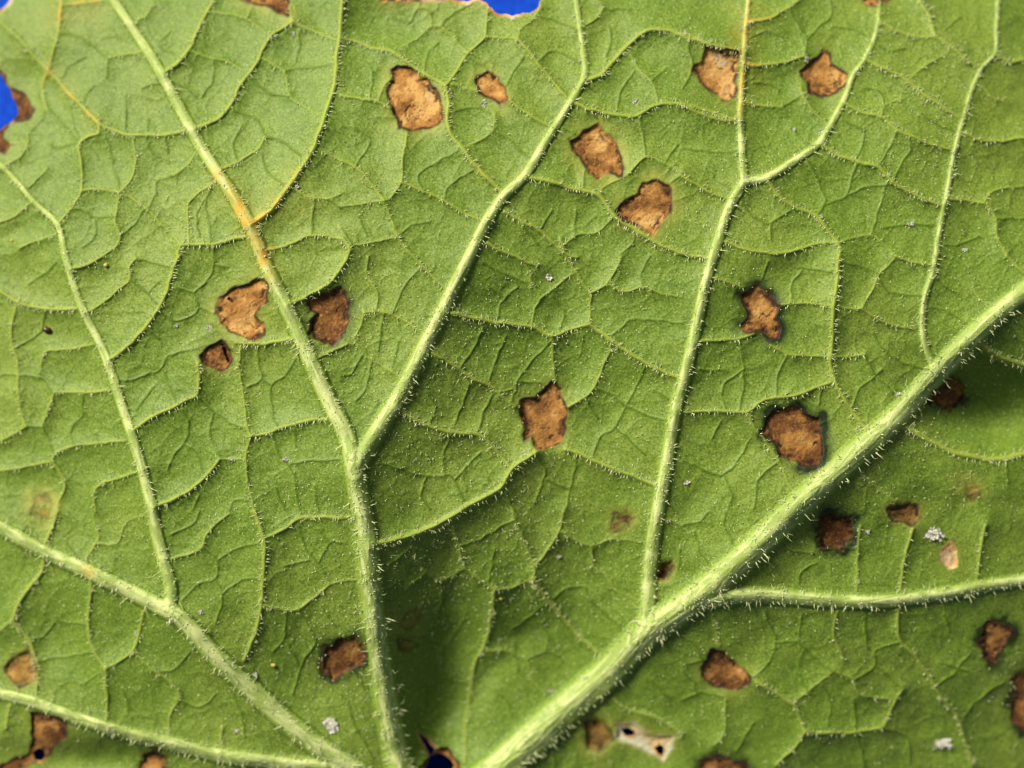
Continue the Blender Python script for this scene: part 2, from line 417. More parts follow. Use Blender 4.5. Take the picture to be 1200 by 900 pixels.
def seg_dist(pl, reach):
    """distance to polyline and position along it, near the polyline only"""
    pl = np.asarray(pl, float)
    wy, wx = window(pl[:, 0].min() - reach, pl[:, 0].max() + reach, pl[:, 1].min() - reach, pl[:, 1].max() + reach)
    x = GX[wy, wx]
    D = np.full(x.shape, 1e9, np.float32); Tt = np.zeros(x.shape, np.float32)
    L = np.concatenate([[0], np.cumsum(np.hypot(*np.diff(pl, axis=0).T))])
    oy, ox = wy.start, wx.start
    for k in range(len(pl) - 1):
        a, b = pl[k], pl[k + 1]
        sy, sx = window(min(a[0], b[0]) - reach, max(a[0], b[0]) + reach, min(a[1], b[1]) - reach, max(a[1], b[1]) + reach)
        X = GX[sy, sx]; Y = GY[sy, sx]
        if X.size == 0:
            continue
        ab = b - a; l2 = max(ab @ ab, 1e-9)
        t = np.clip(((X - a[0]) * ab[0] + (Y - a[1]) * ab[1]) / l2, 0, 1)
        d = np.hypot(X - a[0] - t * ab[0], Y - a[1] - t * ab[1])
        q = (slice(sy.start - oy, sy.stop - oy), slice(sx.start - ox, sx.stop - ox))
        m = d < D[q]
        D[q] = np.where(m, d, D[q])
        Tt[q] = np.where(m, (L[k] + t * (L[k + 1] - L[k])) / L[-1], Tt[q])
    return (wy, wx), D, Tt


def inside(poly, X, Y):
    poly = np.asarray(poly, float)
    r = np.zeros(X.shape, bool)
    n = len(poly)
    for k in range(n):
        x0, y0 = poly[k]; x1, y1 = poly[(k + 1) % n]
        if y0 == y1:
            continue
        c = (y0 > Y) != (y1 > Y)
        r ^= c & (X < (x1 - x0) * (Y - y0) / (y1 - y0) + x0)
    return r


def wiggle(pl, amp):
    n = len(pl)
    if n < 4:
        return pl
    w = vnoise(pl[:, 0], pl[:, 1], 9.0, 3) * amp
    v = vnoise(pl[:, 0], pl[:, 1], 9.0, 8) * amp
    env = np.minimum(1, np.minimum(np.arange(n), np.arange(n)[::-1]) / 3.0)
    return pl + np.stack([w, v], 1) * env[:, None]


VEINS = []                                            # (polyline, w0, w1, rank)
for pts, w0, w1 in MAIN:
    VEINS.append((spline(pts, 7), w0, w1, 0))
for line in SIDE.splitlines():
    head, pts = line.split(' ', 1)
    w = float(head[1:])
    VEINS.append((wiggle(spline(T(head[0], pts)), 2.0), w, w * 0.8, 1))
FINEPL = []
for line in FINE.splitlines():
    head, rest = line.split(' ', 1)
    for pts in rest.split(';'):
        FINEPL.append(wiggle(spline(T(head, pts), 4), 3.4))

broad = np.zeros(GX.shape, np.float32)                # blade drawn up towards the veins
ridge = np.zeros(GX.shape, np.float32)                # the vein's own rounded back
owner = np.full(GX.shape, -1, np.int32)
rank_a = np.full(GX.shape, 9, np.int8)
m_main = np.zeros(GX.shape, np.float32)
m_side = np.zeros(GX.shape, np.float32)
m_fine = np.zeros(GX.shape, np.float32)
m_str = np.zeros(GX.shape, np.float32)
for vi, (pl, w0, w1, rk) in enumerate(VEINS):
    reach = 110 if rk == 0 else 20 + 5.5 * w0
    win, D, t = seg_dist(pl, reach)
    if D.size == 0:
        continue
    w = w0 + (w1 - w0) * t
    w = w * (1 + (0.05 if rk == 0 else 0.12) * vnoise(GX[win], GY[win], 26, 4))
    r = w / 2
    fade = smooth(reach, reach * 0.6, D)
    if rk == 0:
        b = (2.0 + 0.50 * w) * np.exp(-np.clip(D - r * .8, 0, None) / (9 + 1.25 * w)) * fade
        uu = np.clip(D / (1.12 * r), 0, 1)
        sgn = 7.0 * vnoise(GX[win], GY[win], 45, 31)
        stripe = vnoise(D / 2.1 + sgn, t * 40.0 + sgn, 1.0, vi + 3)
        h = 0.74 * r * (0.55 * np.sqrt(1 - uu ** 2) + 0.45 * (0.5 + 0.5 * np.cos(math.pi * uu))) * (1 + .10 * stripe * (1 - uu))
        m_str[win] = np.where(D < r * 1.1, stripe, m_str[win])
        m_main[win] = np.maximum(m_main[win], smooth(1.12, 0.45, D / r) * np.clip(0.55 + w / 26, 0, 1))
    else:
        b = (1.0 + 1.55 * w) * np.exp(-D / (6 + 2.3 * w)) * fade
        h = 0.52 * r * np.sqrt(np.clip(1 - (D / r) ** 2, 0, 1))
        m_side[win] = np.maximum(m_side[win], smooth(1.25, 0.35, D / r) * np.clip(0.30 + w / 10, 0, 1))
    broad[win] += b ** 3
    ridge[win] = np.maximum(ridge[win], h)
    m = (D < r) & (rk < rank_a[win])
    owner[win] = np.where(m, vi, owner[win])
    rank_a[win] = np.where(m, rk, rank_a[win])
broad = np.cbrt(broad)
NV = len(VEINS)
FINE_ID = 5000
fine_h = np.zeros(GX.shape, np.float32)
for pl in FINEPL:
    win, D, t = seg_dist(pl, 20)
    if D.size == 0:
        continue
    m_fine[win] = np.maximum(m_fine[win], smooth(1.8, 0.4, D))
    fine_h[win] = np.maximum(fine_h[win], 1.15 * np.exp(-D / 5.0) + 0.7 * np.exp(-(D / 1.2) ** 2))
    m = (D < 1.0) & (rank_a[win] > 2)
    owner[win] = np.where(m, FINE_ID, owner[win])
    rank_a[win] = np.where(m, 2, rank_a[win])

# the finest net, closing the cells between the traced veins
def cells(x, y, s, seed):
    x = x + 9 * vnoise(x, y, 19, seed) + 4 * vnoise(x, y, 7, seed + 1)
    y = y + 9 * vnoise(x, y, 19, seed + 2) + 4 * vnoise(x, y, 7, seed + 3)
    ix = np.floor(x / s).astype(np.int64); iy = np.floor(y / s).astype(np.int64)
    f1 = np.full(x.shape, 1e9); f2 = np.full(x.shape, 1e9)
    for dj in (-1, 0, 1):
        for di in (-1, 0, 1):
            cx_ = (ix + di); cy_ = (iy + dj)
            jx = TAB[(cy_ + seed) & 255, cx_ & 255]; jy = TAB[(cx_ + 91) & 255, (cy_ + 3 * seed) & 255]
            d = np.hypot(x - (cx_ + jx) * s, y - (cy_ + jy) * s)
            f2 = np.where(d < f1, f1, np.minimum(f2, d)); f1 = np.minimum(f1, d)
    return f2 - f1


for s_, amp, sd_ in ((36, .46, 7), (19, .24, 23)):
    e = cells(GX, GY, s_, sd_)
    g = np.clip(.75 + 1.0 * fbm(GX, GY, 60, sd_ + 5, 2), 0, 1)
    m_fine = np.maximum(m_fine, amp * g * smooth(2.6, .4, e)).astype(np.float32)
    fine_h = (fine_h + g * amp * (1.1 * np.exp(-e / 6) + .5 * np.exp(-(e / 2.0) ** 2))).astype(np.float32)

# the leaf as a whole: domed towards the camera, falling to its margin, pocketed between the main veins
X, Y = GX, GY
base = -np.where(X < 560, 2.5e-4, 1.3e-4) * (X - 560) ** 2 - 3.5e-4 * (Y - 380) ** 2 * np.where(Y > 380, 0.42 + 0.50 * smooth(-50, 520, X), 1.3)
base += np.where(X < 0, -1e-4 * X ** 2, 0) + np.where(X > 1200, -2e-4 * (X - 1200) ** 2, 0)
for cx, cy, sx, sy, amp in [(1175, 475, 105, 55, -50), (515, 790, 48, 120, -32), (352, 805, 60, 55, -14), (40, 100, 40, 40, -16), (650, 800, 180, 165, -70),
                            (1130, 850, 110, 60, -6), (640, 490, 150, 170, -34), (950, 620, 60, 30, -8), (250, 120, 70, 60, -7), (90, 300, 70, 70, 10),
                            (900, 120, 60, 50, -5), (1050, 170, 60, 60, 8), (60, 750, 60, 40, -10), (110, 890, 90, 22, -16), (450, 30, 80, 30, -9),
                            (310, 470, 70, 50, -6), (690, 280, 60, 40, -4), (730, 60, 40, 25, -6)]:
    base += amp * np.exp(-((X - cx) / sx) ** 2 - ((Y - cy) / sy) ** 2)
base += 9 * fbm(X, Y, 150, 2, 2) + 3.2 * fbm(X, Y, 46, 5, 2) + 1.0 * fbm(X, Y, 16, 9, 2)
micro = 0.42 * fbm(X, Y, 5.0, 12, 2)

# dead spots
les = np.zeros(GX.shape, np.float32); tone = np.zeros(GX.shape, np.float32)
halo_y = np.zeros(GX.shape, np.float32); halo_d = np.zeros(GX.shape, np.float32)
rimd = np.zeros(GX.shape, np.float32); bleach = np.zeros(GX.shape, np.float32)
spot_h = np.zeros(GX.shape, np.float32)
SPOT_ID = 1000
for si, (poly, tn, strength, halo) in enumerate(SPOTS):
    poly = np.array(poly)
    closed = np.vstack([poly, poly[:1]])
    win, D, _ = seg_dist(closed, 34)
    if D.size == 0:
        continue
    xx, yy = GX[win], GY[win]
    wx_ = xx + 5.0 * fbm(xx, yy, 9, 20 + si, 3); wy_ = yy + 5.0 * fbm(xx, yy, 9, 60 + si, 3)
    ins = inside(poly, xx, yy)
    sd = np.where(ins, -D, D)
    sd = sd + 4.2 * fbm(xx, yy, 12, 30 + si, 4)
    soft = 6.0 if strength < .95 else (4.0 if si in (11, 12, 14, 15, 16, 17, 18, 19, 22) else 1.2)
    if soft == 4.0:
        sd = sd + 5.0 * fbm(xx, yy, 5, 130 + si, 2)
    l = smooth(soft, -soft, sd) * strength * (1 - 0.92 * m_main[win])
    if strength < .8:
        l = l * np.clip(0.75 + 1.6 * fbm(xx, yy, 8, 70 + si, 3), 0, 1)
    tv = tn + (.10 if tn > 0 else 0) + 0.95 * fbm(xx, yy, 20, 40 + si, 3) + .30 * np.exp(-np.abs(sd) / 4.0) * (0.5 if tn < 0 else 1.0)
    up = l > les[win]
    tone[win] = np.where(up | (sd < 3), np.where(sd < 3, tv, tone[win]), tone[win])
    les[win] = np.maximum(les[win], l)
    rimd[win] = np.maximum(rimd[win], np.maximum(np.exp(-((sd + .2) / 2.1) ** 2) * np.clip(0.80 + 1.9 * fbm(xx, yy, 12, 50 + si, 2), 0, 1), np.exp(-((sd + 3.5) / 4.5) ** 2) * smooth(.06, .30, fbm(xx, yy, 7, 55 + si, 3))) * strength * (0 if tn < 0 else 1))
    hv = np.exp(-(np.clip(sd, 0, None) / (11.0 if halo > 0 else 9.0)) ** 2) * np.clip(1.0 + 1.9 * fbm(xx, yy, 18, 80 + si, 2), 0.25, 1.4) * smooth(34, 20, sd)
    if halo > 0:
        halo_y[win] = np.maximum(halo_y[win], hv * halo)
    else:
        halo_d[win] = np.maximum(halo_d[win], hv * -halo * 1.5)
    if strength >= .8:
        sh = -2.2 * smooth(1.0, -4.5, sd) + smooth(1.0, -2, sd) * (1.6 * fbm(xx, yy, 24, 90 + si, 2) + .55 * fbm(xx, yy, 3.2, 91 + si, 2))
        crack = np.abs(vnoise(xx, yy, 15, 100 + si) + .35 * vnoise(xx, yy, 5, 101 + si))
        ck = smooth(0.03, 0.0, crack) * smooth(-.1, .15, vnoise(xx, yy, 30, 110 + si)) * smooth(-2, -5, sd)
        sh = sh - 1.3 * ck
        rimd[win] = np.maximum(rimd[win], ck * 0.75 * strength * (0 if tn < 0 else 1))
        spot_h[win] = np.where(np.abs(sh) > np.abs(spot_h[win]), sh, spot_h[win]) * (1 - m_main[win])
    if strength >= .55:
        m = (sd < 0) & (rank_a[win] > 0)
        owner[win] = np.where(m, SPOT_ID + si, owner[win])
# a split down the small spot, and dark pits
for s in ('783,312 792,330 795,345 805,370', '805,150 818,160'):
    win, D, _ = seg_dist(spline(T('D', s), 3), 8)
    k = smooth(1.9, .4, D + 1.2 * vnoise(GX[win], GY[win], 3, 2))
    rimd[win] = np.maximum(rimd[win], 1.2 * k); spot_h[win] -= 4.0 * k

for poly, wd in [(OUTLINE, 3.2)] + [(h, 2.6) for h in HOLES]:
    win, D, _ = seg_dist(np.vstack([poly, poly[:1]]), 14)
    k = smooth(wd * 1.6, wd * .4, D + 3.0 * fbm(GX[win], GY[win], 10, 171, 2)) * np.clip(.8 + 1.5 * fbm(GX[win], GY[win], 25, 175, 2), 0, 1)
    up = k > les[win]
    tone[win] = np.where(up, -.18 + 1.3 * fbm(GX[win], GY[win], 14, 181, 2), tone[win])
    les[win] = np.maximum(les[win], k)
ochre = np.zeros(GX.shape, np.float32)
for ox, oy, r, a in OCHRE:
    win = window(ox - 3 * r, ox + 3 * r, oy - 3 * r, oy + 3 * r)
    g = a * np.exp(-((GX[win] - ox) ** 2 + (GY[win] - oy) ** 2) / (r * r))
    ochre[win] = np.maximum(ochre[win], g)
ochre *= np.clip(0.2 + 1.1 * np.maximum(m_main, m_side), 0, 1) * np.clip(0.85 + 1.3 * fbm(X, Y, 8, 33, 2), 0, 1.3)
m_side *= (1 - m_main) * (1 - .9 * les)
m_fine *= (1 - m_main) * (1 - m_side) * (1 - les)
broad_n = broad * (1 - 0.35 * les)
Z = base + broad_n + ridge * (1 + .05 * vnoise(X, Y, 14, 15)) + fine_h * (1 - np.clip(m_main + m_side, 0, 1)) + micro * (1 - .8 * m_main) + spot_h
Z = Z.astype(np.float64)

# pixel + height -> place (perspective of the overhead camera: a point's own height sets its place along the ray)
xc, yc = (XS[:-1] + XS[1:]) / 2, (YS[:-1] + YS[1:]) / 2


def inside_rows(poly):
    """even-odd fill of the cell grid, row by row"""
    p = np.asarray(poly, float); q = np.roll(p, -1, 0)
    r = np.zeros((len(yc), len(xc)), bool)
    for j, yv in enumerate(yc):
        m = (p[:, 1] > yv) != (q[:, 1] > yv)
        if m.any():
            a, b = p[m], q[m]
            for xcr in (b[:, 0] - a[:, 0]) * (yv - a[:, 1]) / (b[:, 1] - a[:, 1]) + a[:, 0]:
                r[j] ^= xc < xcr
    return r


keep = inside_rows(OUTLINE)
for h in HOLES:
    keep &= ~inside_rows(h)
# pull the staircase of the cut edges onto the traced edge
GXs, GYs = GX.copy(), GY.copy()
touch = np.zeros(GX.shape, np.int8)
for dj in (0, 1):
    for di in (0, 1):
        touch[dj:NY - 1 + dj, di:NX - 1 + di] += keep
bv = np.argwhere((touch > 0) & (touch < 4))
segs = []
for poly in [OUTLINE] + HOLES:
    p = np.array(poly); segs.append(np.hstack([p, np.roll(p, -1, 0)]))
segs = np.vstack(segs)
px, py = GX[bv[:, 0], bv[:, 1]], GY[bv[:, 0], bv[:, 1]]
bd = np.full(len(bv), 1e9); bx = px.copy(); by = py.copy()
for x0, y0, x1, y1 in segs:
    dx, dy = x1 - x0, y1 - y0
    t = np.clip(((px - x0) * dx + (py - y0) * dy) / max(dx * dx + dy * dy, 1e-9), 0, 1)
    qx, qy = x0 + t * dx, y0 + t * dy
    d = np.hypot(px - qx, py - qy)
    m = d < bd
    bd = np.where(m, d, bd); bx = np.where(m, qx, bx); by = np.where(m, qy, by)
nearm = bd < 8.5
GXs[bv[nearm, 0], bv[nearm, 1]] = bx[nearm]
GYs[bv[nearm, 0], bv[nearm, 1]] = by[nearm]

ZOFF = 0.0
persp = (DIST - Z) / DIST
VX = (GXs - 600) * persp * PX
VY = (450 - GYs) * persp * PX
VZ = (Z + ZOFF) * PX
pos = np.stack([VX, VY, VZ], -1)
du = np.gradient(pos, axis=1); dv = np.gradient(pos, axis=0)
nrm = np.cross(dv, du)
nrm /= np.maximum(np.linalg.norm(nrm, axis=-1, keepdims=True), 1e-20)
nrm *= np.sign(nrm[..., 2:3])
colA = np.stack([m_main, m_side, m_fine, les], -1).astype(np.float32)
colB = np.stack([halo_y, halo_d, np.clip(ochre, 0, 1), np.clip(rimd, 0, 1)], -1).astype(np.float32)
POSF = pos.reshape(-1, 3).astype(np.float32); NRMF = nrm.reshape(-1, 3).astype(np.float32)
CAF = colA.reshape(-1, 4); CBF = colB.reshape(-1, 4); TONF = tone.reshape(-1); STRF = m_str.reshape(-1)


# ------------------------------------------------------------------ materials
def nodes_of(name):
    m = bpy.data.materials.new(name); m.use_nodes = True
    nt = m.node_tree
    return m, nt, nt.nodes['Principled BSDF']


def N(nt, kind, **kw):
    n = nt.nodes.new(kind)
    for k, v in kw.items():
        setattr(n, k, v)
    return n


def link_in(nt, sock, v):
    if hasattr(v, 'is_output'):
        nt.links.new(v, sock)
    else:
        sock.default_value = v


def mixc(nt, fac, a, b, mode='MIX'):
    n = N(nt, 'ShaderNodeMix', data_type='RGBA', blend_type=mode)
    n.clamp_factor = True
    for idx, v in ((0, fac), (6, a), (7, b)):
        if isinstance(v, tuple):
            v = (*v, 1.0)
        link_in(nt, n.inputs[idx], v)
    return n.outputs[2]


def mth(nt, op, a, b=0.0, clamp=False):
    n = N(nt, 'ShaderNodeMath', operation=op)
    n.use_clamp = clamp
    link_in(nt, n.inputs[0], a); link_in(nt, n.inputs[1], b)
    return n.outputs[0]


def noise(nt, co, scale, detail=3.0, rough=0.6):
    n = N(nt, 'ShaderNodeTexNoise')
    n.inputs['Scale'].default_value = scale
    n.inputs['Detail'].default_value = detail
    n.inputs['Roughness'].default_value = rough
    nt.links.new(co, n.inputs['Vector'])
    return n.outputs['Fac']


def ramp(nt, v, lo, hi):
    n = N(nt, 'ShaderNodeMapRange', interpolation_type='SMOOTHSTEP')
    n.inputs['From Min'].default_value = lo; n.inputs['From Max'].default_value = hi
    nt.links.new(v, n.inputs['Value'])
    return n.outputs['Result']


def leaf_material():
    m, nt, bs = nodes_of('leaf_tissue')
    co = N(nt, 'ShaderNodeTexCoord').outputs['Object']
    A = N(nt, 'ShaderNodeAttribute', attribute_name='veins_and_spots')
    B = N(nt, 'ShaderNodeAttribute', attribute_name='halos_and_stains')
    TN = N(nt, 'ShaderNodeAttribute', attribute_name='spot_tone').outputs['Fac']
    sa = N(nt, 'ShaderNodeSeparateColor'); nt.links.new(A.outputs['Color'], sa.inputs[0])
    sb = N(nt, 'ShaderNodeSeparateColor'); nt.links.new(B.outputs['Color'], sb.inputs[0])
    mm, ms, mf, ml = sa.outputs[0], sa.outputs[1], sa.outputs[2], A.outputs['Alpha']
    hy, hd, oc, rd = sb.outputs[0], sb.outputs[1], sb.outputs[2], B.outputs['Alpha']
    # blade: two greens in broad cloudy areas, fine mottling, tiny areoles
    big = noise(nt, co, 38, 3, .55)
    mid = noise(nt, co, 240, 4, .6)
    fin = noise(nt, co, 4200, 3, .75)
    c = mixc(nt, ramp(nt, big, .35, .65), (.108, .182, .016), (.152, .222, .027))
    c = mixc(nt, mth(nt, 'MULTIPLY', ramp(nt, mid, .45, .75), .40), c, (.078, .150, .016))
    c = mixc(nt, mth(nt, 'MULTIPLY', ramp(nt, fin, .52, .68), .70), c, (.28, .355, .088))
    c = mixc(nt, mth(nt, 'MULTIPLY', ramp(nt, fin, .48, .34), .85), c, (.036, .080, .004))
    c = mixc(nt, mth(nt, 'MULTIPLY', mf, .80), c, (.060, .120, .003))
    c = mixc(nt, mth(nt, 'MULTIPLY', hy, .75, True), c, (.25, .27, .045))
    c = mixc(nt, mth(nt, 'MULTIPLY', hd, .95, True), c, (.010, .022, .003))
    c = mixc(nt, mth(nt, 'MULTIPLY', ms, .78), c, (.235, .305, .040))
    fib = noise(nt, co, 420, 4, .6)
    ST = N(nt, 'ShaderNodeAttribute', attribute_name='vein_stripe').outputs['Fac']
    vc = mixc(nt, ramp(nt, mth(nt, 'ADD', fib, mth(nt, 'MULTIPLY', ST, .55)), .32, .72), (.24, .33, .075), (.44, .51, .20))
    c = mixc(nt, ramp(nt, mm, 0.0, .45), c, (.20, .30, .040))
    c = mixc(nt, ramp(nt, mm, .30, 1.0), c, vc)
    c = mixc(nt, mth(nt, 'MULTIPLY', oc, .95, True), c, (.47, .29, .035))
    # dead tissue
    n1 = noise(nt, co, 520, 5, .7)
    n2 = noise(nt, co, 3000, 3, .7)
    tone_n = mth(nt, 'ADD', TN, mth(nt, 'MULTIPLY', mth(nt, 'SUBTRACT', n1, .5), 1.5))
    d = mixc(nt, ramp(nt, tone_n, 0.0, .5), (.47, .275, .088), (.30, .142, .034))
    d = mixc(nt, ramp(nt, tone_n, .45, 1.0), d, (.105, .040, .009))
    d = mixc(nt, ramp(nt, TN, -.05, -.35), d, (.50, .36, .20))
    d = mixc(nt, ramp(nt, TN, -.4, -.75), d, (.50, .47, .38))
    d = mixc(nt, mth(nt, 'MULTIPLY', ramp(nt, n2, .52, .75), .5), d, (.50, .31, .11))
    d = mixc(nt, mth(nt, 'MULTIPLY', ramp(nt, n2, .46, .30), .65), d, (.07, .030, .012))
    c = mixc(nt, ml, c, d)
    c = mixc(nt, mth(nt, 'MULTIPLY', rd, .95, True), c, (.020, .009, .004))
    nt.links.new(c, bs.inputs['Base Color'])
    rg = mth(nt, 'ADD', mth(nt, 'MULTIPLY', fin, .22), .45)
    rg = mth(nt, 'ADD', rg, mth(nt, 'MULTIPLY', ml, .35), True)
    nt.links.new(rg, bs.inputs['Roughness'])
    bs.inputs['Specular IOR Level'].default_value = 0.26
    b1 = N(nt, 'ShaderNodeBump'); b1.inputs['Distance'].default_value = 6e-5; b1.inputs['Strength'].default_value = .9
    nt.links.new(fin, b1.inputs['Height'])
    b3 = N(nt, 'ShaderNodeBump'); b3.inputs['Distance'].default_value = 8e-5
    nt.links.new(mth(nt, 'MULTIPLY', n2, ml), b3.inputs['Height']); nt.links.new(ml, b3.inputs['Strength'])
    nt.links.new(b1.outputs[0], b3.inputs['Normal'])
    nt.links.new(b3.outputs[0], bs.inputs['Normal'])
    return m


def plain(name, col, rough=.6, scale=900, var=.35, spec=.4):
    m, nt, bs = nodes_of(name)
    co = N(nt, 'ShaderNodeTexCoord').outputs['Object']
    n = noise(nt, co, scale, 4, .65)
    dark = tuple(v * (1 - var) for v in col)
    nt.links.new(mixc(nt, ramp(nt, n, .3, .7), dark, col), bs.inputs['Base Color'])
    bs.inputs['Roughness'].default_value = rough
    bs.inputs['Specular IOR Level'].default_value = spec
    b = N(nt, 'ShaderNodeBump'); b.inputs['Distance'].default_value = 1e-4; b.inputs['Strength'].default_value = .6
    nt.links.new(n, b.inputs['Height']); nt.links.new(b.outputs[0], bs.inputs['Normal'])
    return m


M_LEAF = leaf_material()
M_HAIR = plain('pale_hair', (.60, .66, .34), .45, 3000, .2, .6)
M_EDGE = plain('dry_leaf_margin', (.34, .27, .13), .7, 1500, .6)
M_TOP = plain('upper_leaf_face', (.05, .11, .02), .5, 600, .3)
M_WHITE = plain('white_fluff', (.66, .66, .58), .9, 3500, .5, .1)
M_MAROON = plain('dark_maroon', (.030, .008, .006), .3, 1800, .4, .5)
M_YELLOW = plain('yellow_grain', (.50, .45, .08), .6, 1800, .3)


def cloth_material():
    m, nt, bs = nodes_of('blue_cloth')
    co = N(nt, 'ShaderNodeTexCoord').outputs['Object']
    n = noise(nt, co, 1500, 5, .7); g = noise(nt, co, 90, 3, .5)
    c = mixc(nt, ramp(nt, n, .3, .7), (.001, .030, .34), (.003, .085, .72))
    c = mixc(nt, mth(nt, 'MULTIPLY', ramp(nt, g, .4, .7), .3), c, (.001, .05, .6))
    nt.links.new(c, bs.inputs['Base Color'])
    bs.inputs['Roughness'].default_value = .8
    bs.inputs['Specular IOR Level'].default_value = .15
    b = N(nt, 'ShaderNodeBump'); b.inputs['Distance'].default_value = 2e-4; b.inputs['Strength'].default_value = .8
    nt.links.new(n, b.inputs['Height']); nt.links.new(b.outputs[0], bs.inputs['Normal'])
    return m


M_CLOTH = cloth_material()

# ------------------------------------------------------------------ building the objects
COL = sc.collection


def mesh_np(name, verts, faces, mat, parent=None, normals=None, sm=True):
    """faces: (n,k) index array"""
    me = bpy.data.meshes.new(name)
    verts = np.ascontiguousarray(verts, np.float32); faces = np.ascontiguousarray(faces, np.int32)
    n, k = faces.shape
    me.vertices.add(len(verts)); me.vertices.foreach_set('co', verts.ravel())
    me.loops.add(n * k); me.loops.foreach_set('vertex_index', faces.ravel())
    me.polygons.add(n); me.polygons.foreach_set('loop_start', np.arange(0, n * k, k, dtype=np.int32))
    me.polygons.foreach_set('use_smooth', np.full(n, sm))
    me.update(calc_edges=True)
    me.materials.append(mat)
    if normals is not None:
        try:
            at = me.attributes.new('custom_normal', 'FLOAT_VECTOR', 'POINT')
            at.data.foreach_set('vector', np.ascontiguousarray(normals, np.float32).ravel())
        except Exception as e:
            print('normals', e)
    o = bpy.data.objects.new(name, me)
    COL.objects.link(o)
    o.parent = parent
    return o


Q = np.arange(NX * NY).reshape(NY, NX)
quads = np.stack([Q[1:, :-1], Q[1:, 1:], Q[:-1, 1:], Q[:-1, :-1]], -1)
qown = owner[:-1, :-1]
zmin = POSF[np.unique(quads[keep]), 2].min()


def from_quads(name, mask, parent):
    f = quads[mask]
    u, inv = np.unique(f.ravel(), return_inverse=True)
    o = mesh_np(name, POSF[u], inv.reshape(-1, 4), M_LEAF, parent, NRMF[u])
    me = o.data
    for an, arr in (('veins_and_spots', CAF), ('halos_and_stains', CBF)):
        at = me.attributes.new(an, 'FLOAT_COLOR', 'POINT')
        at.data.foreach_set('color', np.ascontiguousarray(arr[u], np.float32).ravel())
    at = me.attributes.new('spot_tone', 'FLOAT', 'POINT')
    at.data.foreach_set('value', np.ascontiguousarray(TONF[u], np.float32))
    at = me.attributes.new('vein_stripe', 'FLOAT', 'POINT')
    at.data.foreach_set('value', np.ascontiguousarray(STRF[u], np.float32))
    return o


# the cloth under the leaf
CZ = zmin - 6 * PX
n = 90
ca = np.linspace(-.16, .16, n)
cxx, cyy = np.meshgrid(ca, ca)
czz = CZ - 3e-4 + 3e-4 * (vnoise(cxx / PX, cyy / PX, 180, 3) + .5)
ci = np.arange(n * n).reshape(n, n)
cloth = mesh_np('blue_cloth', np.stack([cxx, cyy, czz], -1).reshape(-1, 3),
                np.stack([ci[:-1, :-1], ci[:-1, 1:], ci[1:, 1:], ci[1:, :-1]], -1).reshape(-1, 4), M_CLOTH)
cloth['kind'] = 'structure'
cloth['label'] = 'saturated blue felt cloth showing past the torn edge of the leaf'

leaf = bpy.data.objects.new('leaf', None)
COL.objects.link(leaf)
leaf.empty_display_size = .01
leaf['label'] = 'underside of a large hairy green leaf with raised pale veins and brown dead spots'
leaf['category'] = 'leaf'

blade = from_quads('blade', keep & (qown == -1), leaf)
for vi, (pl, w0, w1, rk) in enumerate(VEINS):
    mk = keep & (qown == vi)
    if mk.sum() >= 6:
        v = from_quads('main_vein' if rk == 0 else 'side_vein', mk, leaf)
        if vi == 2:
            v['label'] = 'pale forked vein stained ochre along its middle'
mk = keep & (qown == FINE_ID)
fv = from_quads('fine_veins', mk, blade)
fv['kind'] = 'stuff'
for si in range(len(SPOTS)):
    mk = keep & (qown == SPOT_ID + si)
    if mk.sum() >= 8:
        s = from_quads(SPOT_NAMES.get(si, 'brown_spot'), mk, leaf)
        if si == 34:
            s['label'] = 'pale tan dried spot'
        if si == 35:
            s['label'] = 'bleached papery patch with two small black holes'

# cut edge of the blade, with thickness
THK = 4.5 * PX
ed = []
kp = np.zeros((NY + 1, NX + 1), bool); kp[1:NY, 1:NX] = keep            # padded: kp[j+1,i+1] = quad j,i
hz = kp[:-1, 1:NX] != kp[1:, 1:NX]                                        # horizontal edges at row j between verts i,i+1
for j, i in np.argwhere(hz):
    a, b = Q[j, i], Q[j, i + 1]
    ed.append((a, b) if kp[j + 1, i + 1] else (b, a))
vt = kp[1:NY, :-1] != kp[1:NY, 1:]
for j, i in np.argwhere(vt):
    a, b = Q[j, i], Q[j + 1, i]
    ed.append((b, a) if kp[j + 1, i + 1] else (a, b))
ed = np.array(ed)
u, inv = np.unique(ed.ravel(), return_inverse=True)
inv = inv.reshape(-1, 2)
nv = len(u)
low = POSF[u].copy(); low[:, 2] -= THK
mesh_np('cut_edge', np.vstack([POSF[u], low]), np.stack([inv[:, 0], inv[:, 1], inv[:, 1] + nv, inv[:, 0] + nv], -1), M_EDGE, leaf)
# the other face of the leaf, towards the cloth
K = 5
js, is_ = np.arange(0, NY, K), np.arange(0, NX, K)
Qs = Q[np.ix_(js, is_)]
kk = np.ones((len(js) - 1, len(is_) - 1), bool)
for a in range(K):
    for b in range(K):
        kk &= keep[np.ix_(js[:-1] + a, is_[:-1] + b)]
fs = np.stack([Qs[1:, :-1], Qs[1:, 1:], Qs[:-1, 1:], Qs[:-1, :-1]], -1)[kk]
u, inv = np.unique(fs.ravel(), return_inverse=True)
low = POSF[u].copy()
low[:, 2] = ((base + broad_n * .3).reshape(-1)[u]) * PX - THK - 1e-4
low[:, 2] = np.minimum(low[:, 2], POSF[u, 2] - THK)
mesh_np('upper_face', low, inv.reshape(-1, 4)[:, ::-1], M_TOP, leaf)


# ------------------------------------------------------------------ hairs
def zat(x, y):
    i = np.clip(np.searchsorted(XS, x) - 1, 0, NX - 2); j = np.clip(np.searchsorted(YS, y) - 1, 0, NY - 2)
    return i, j


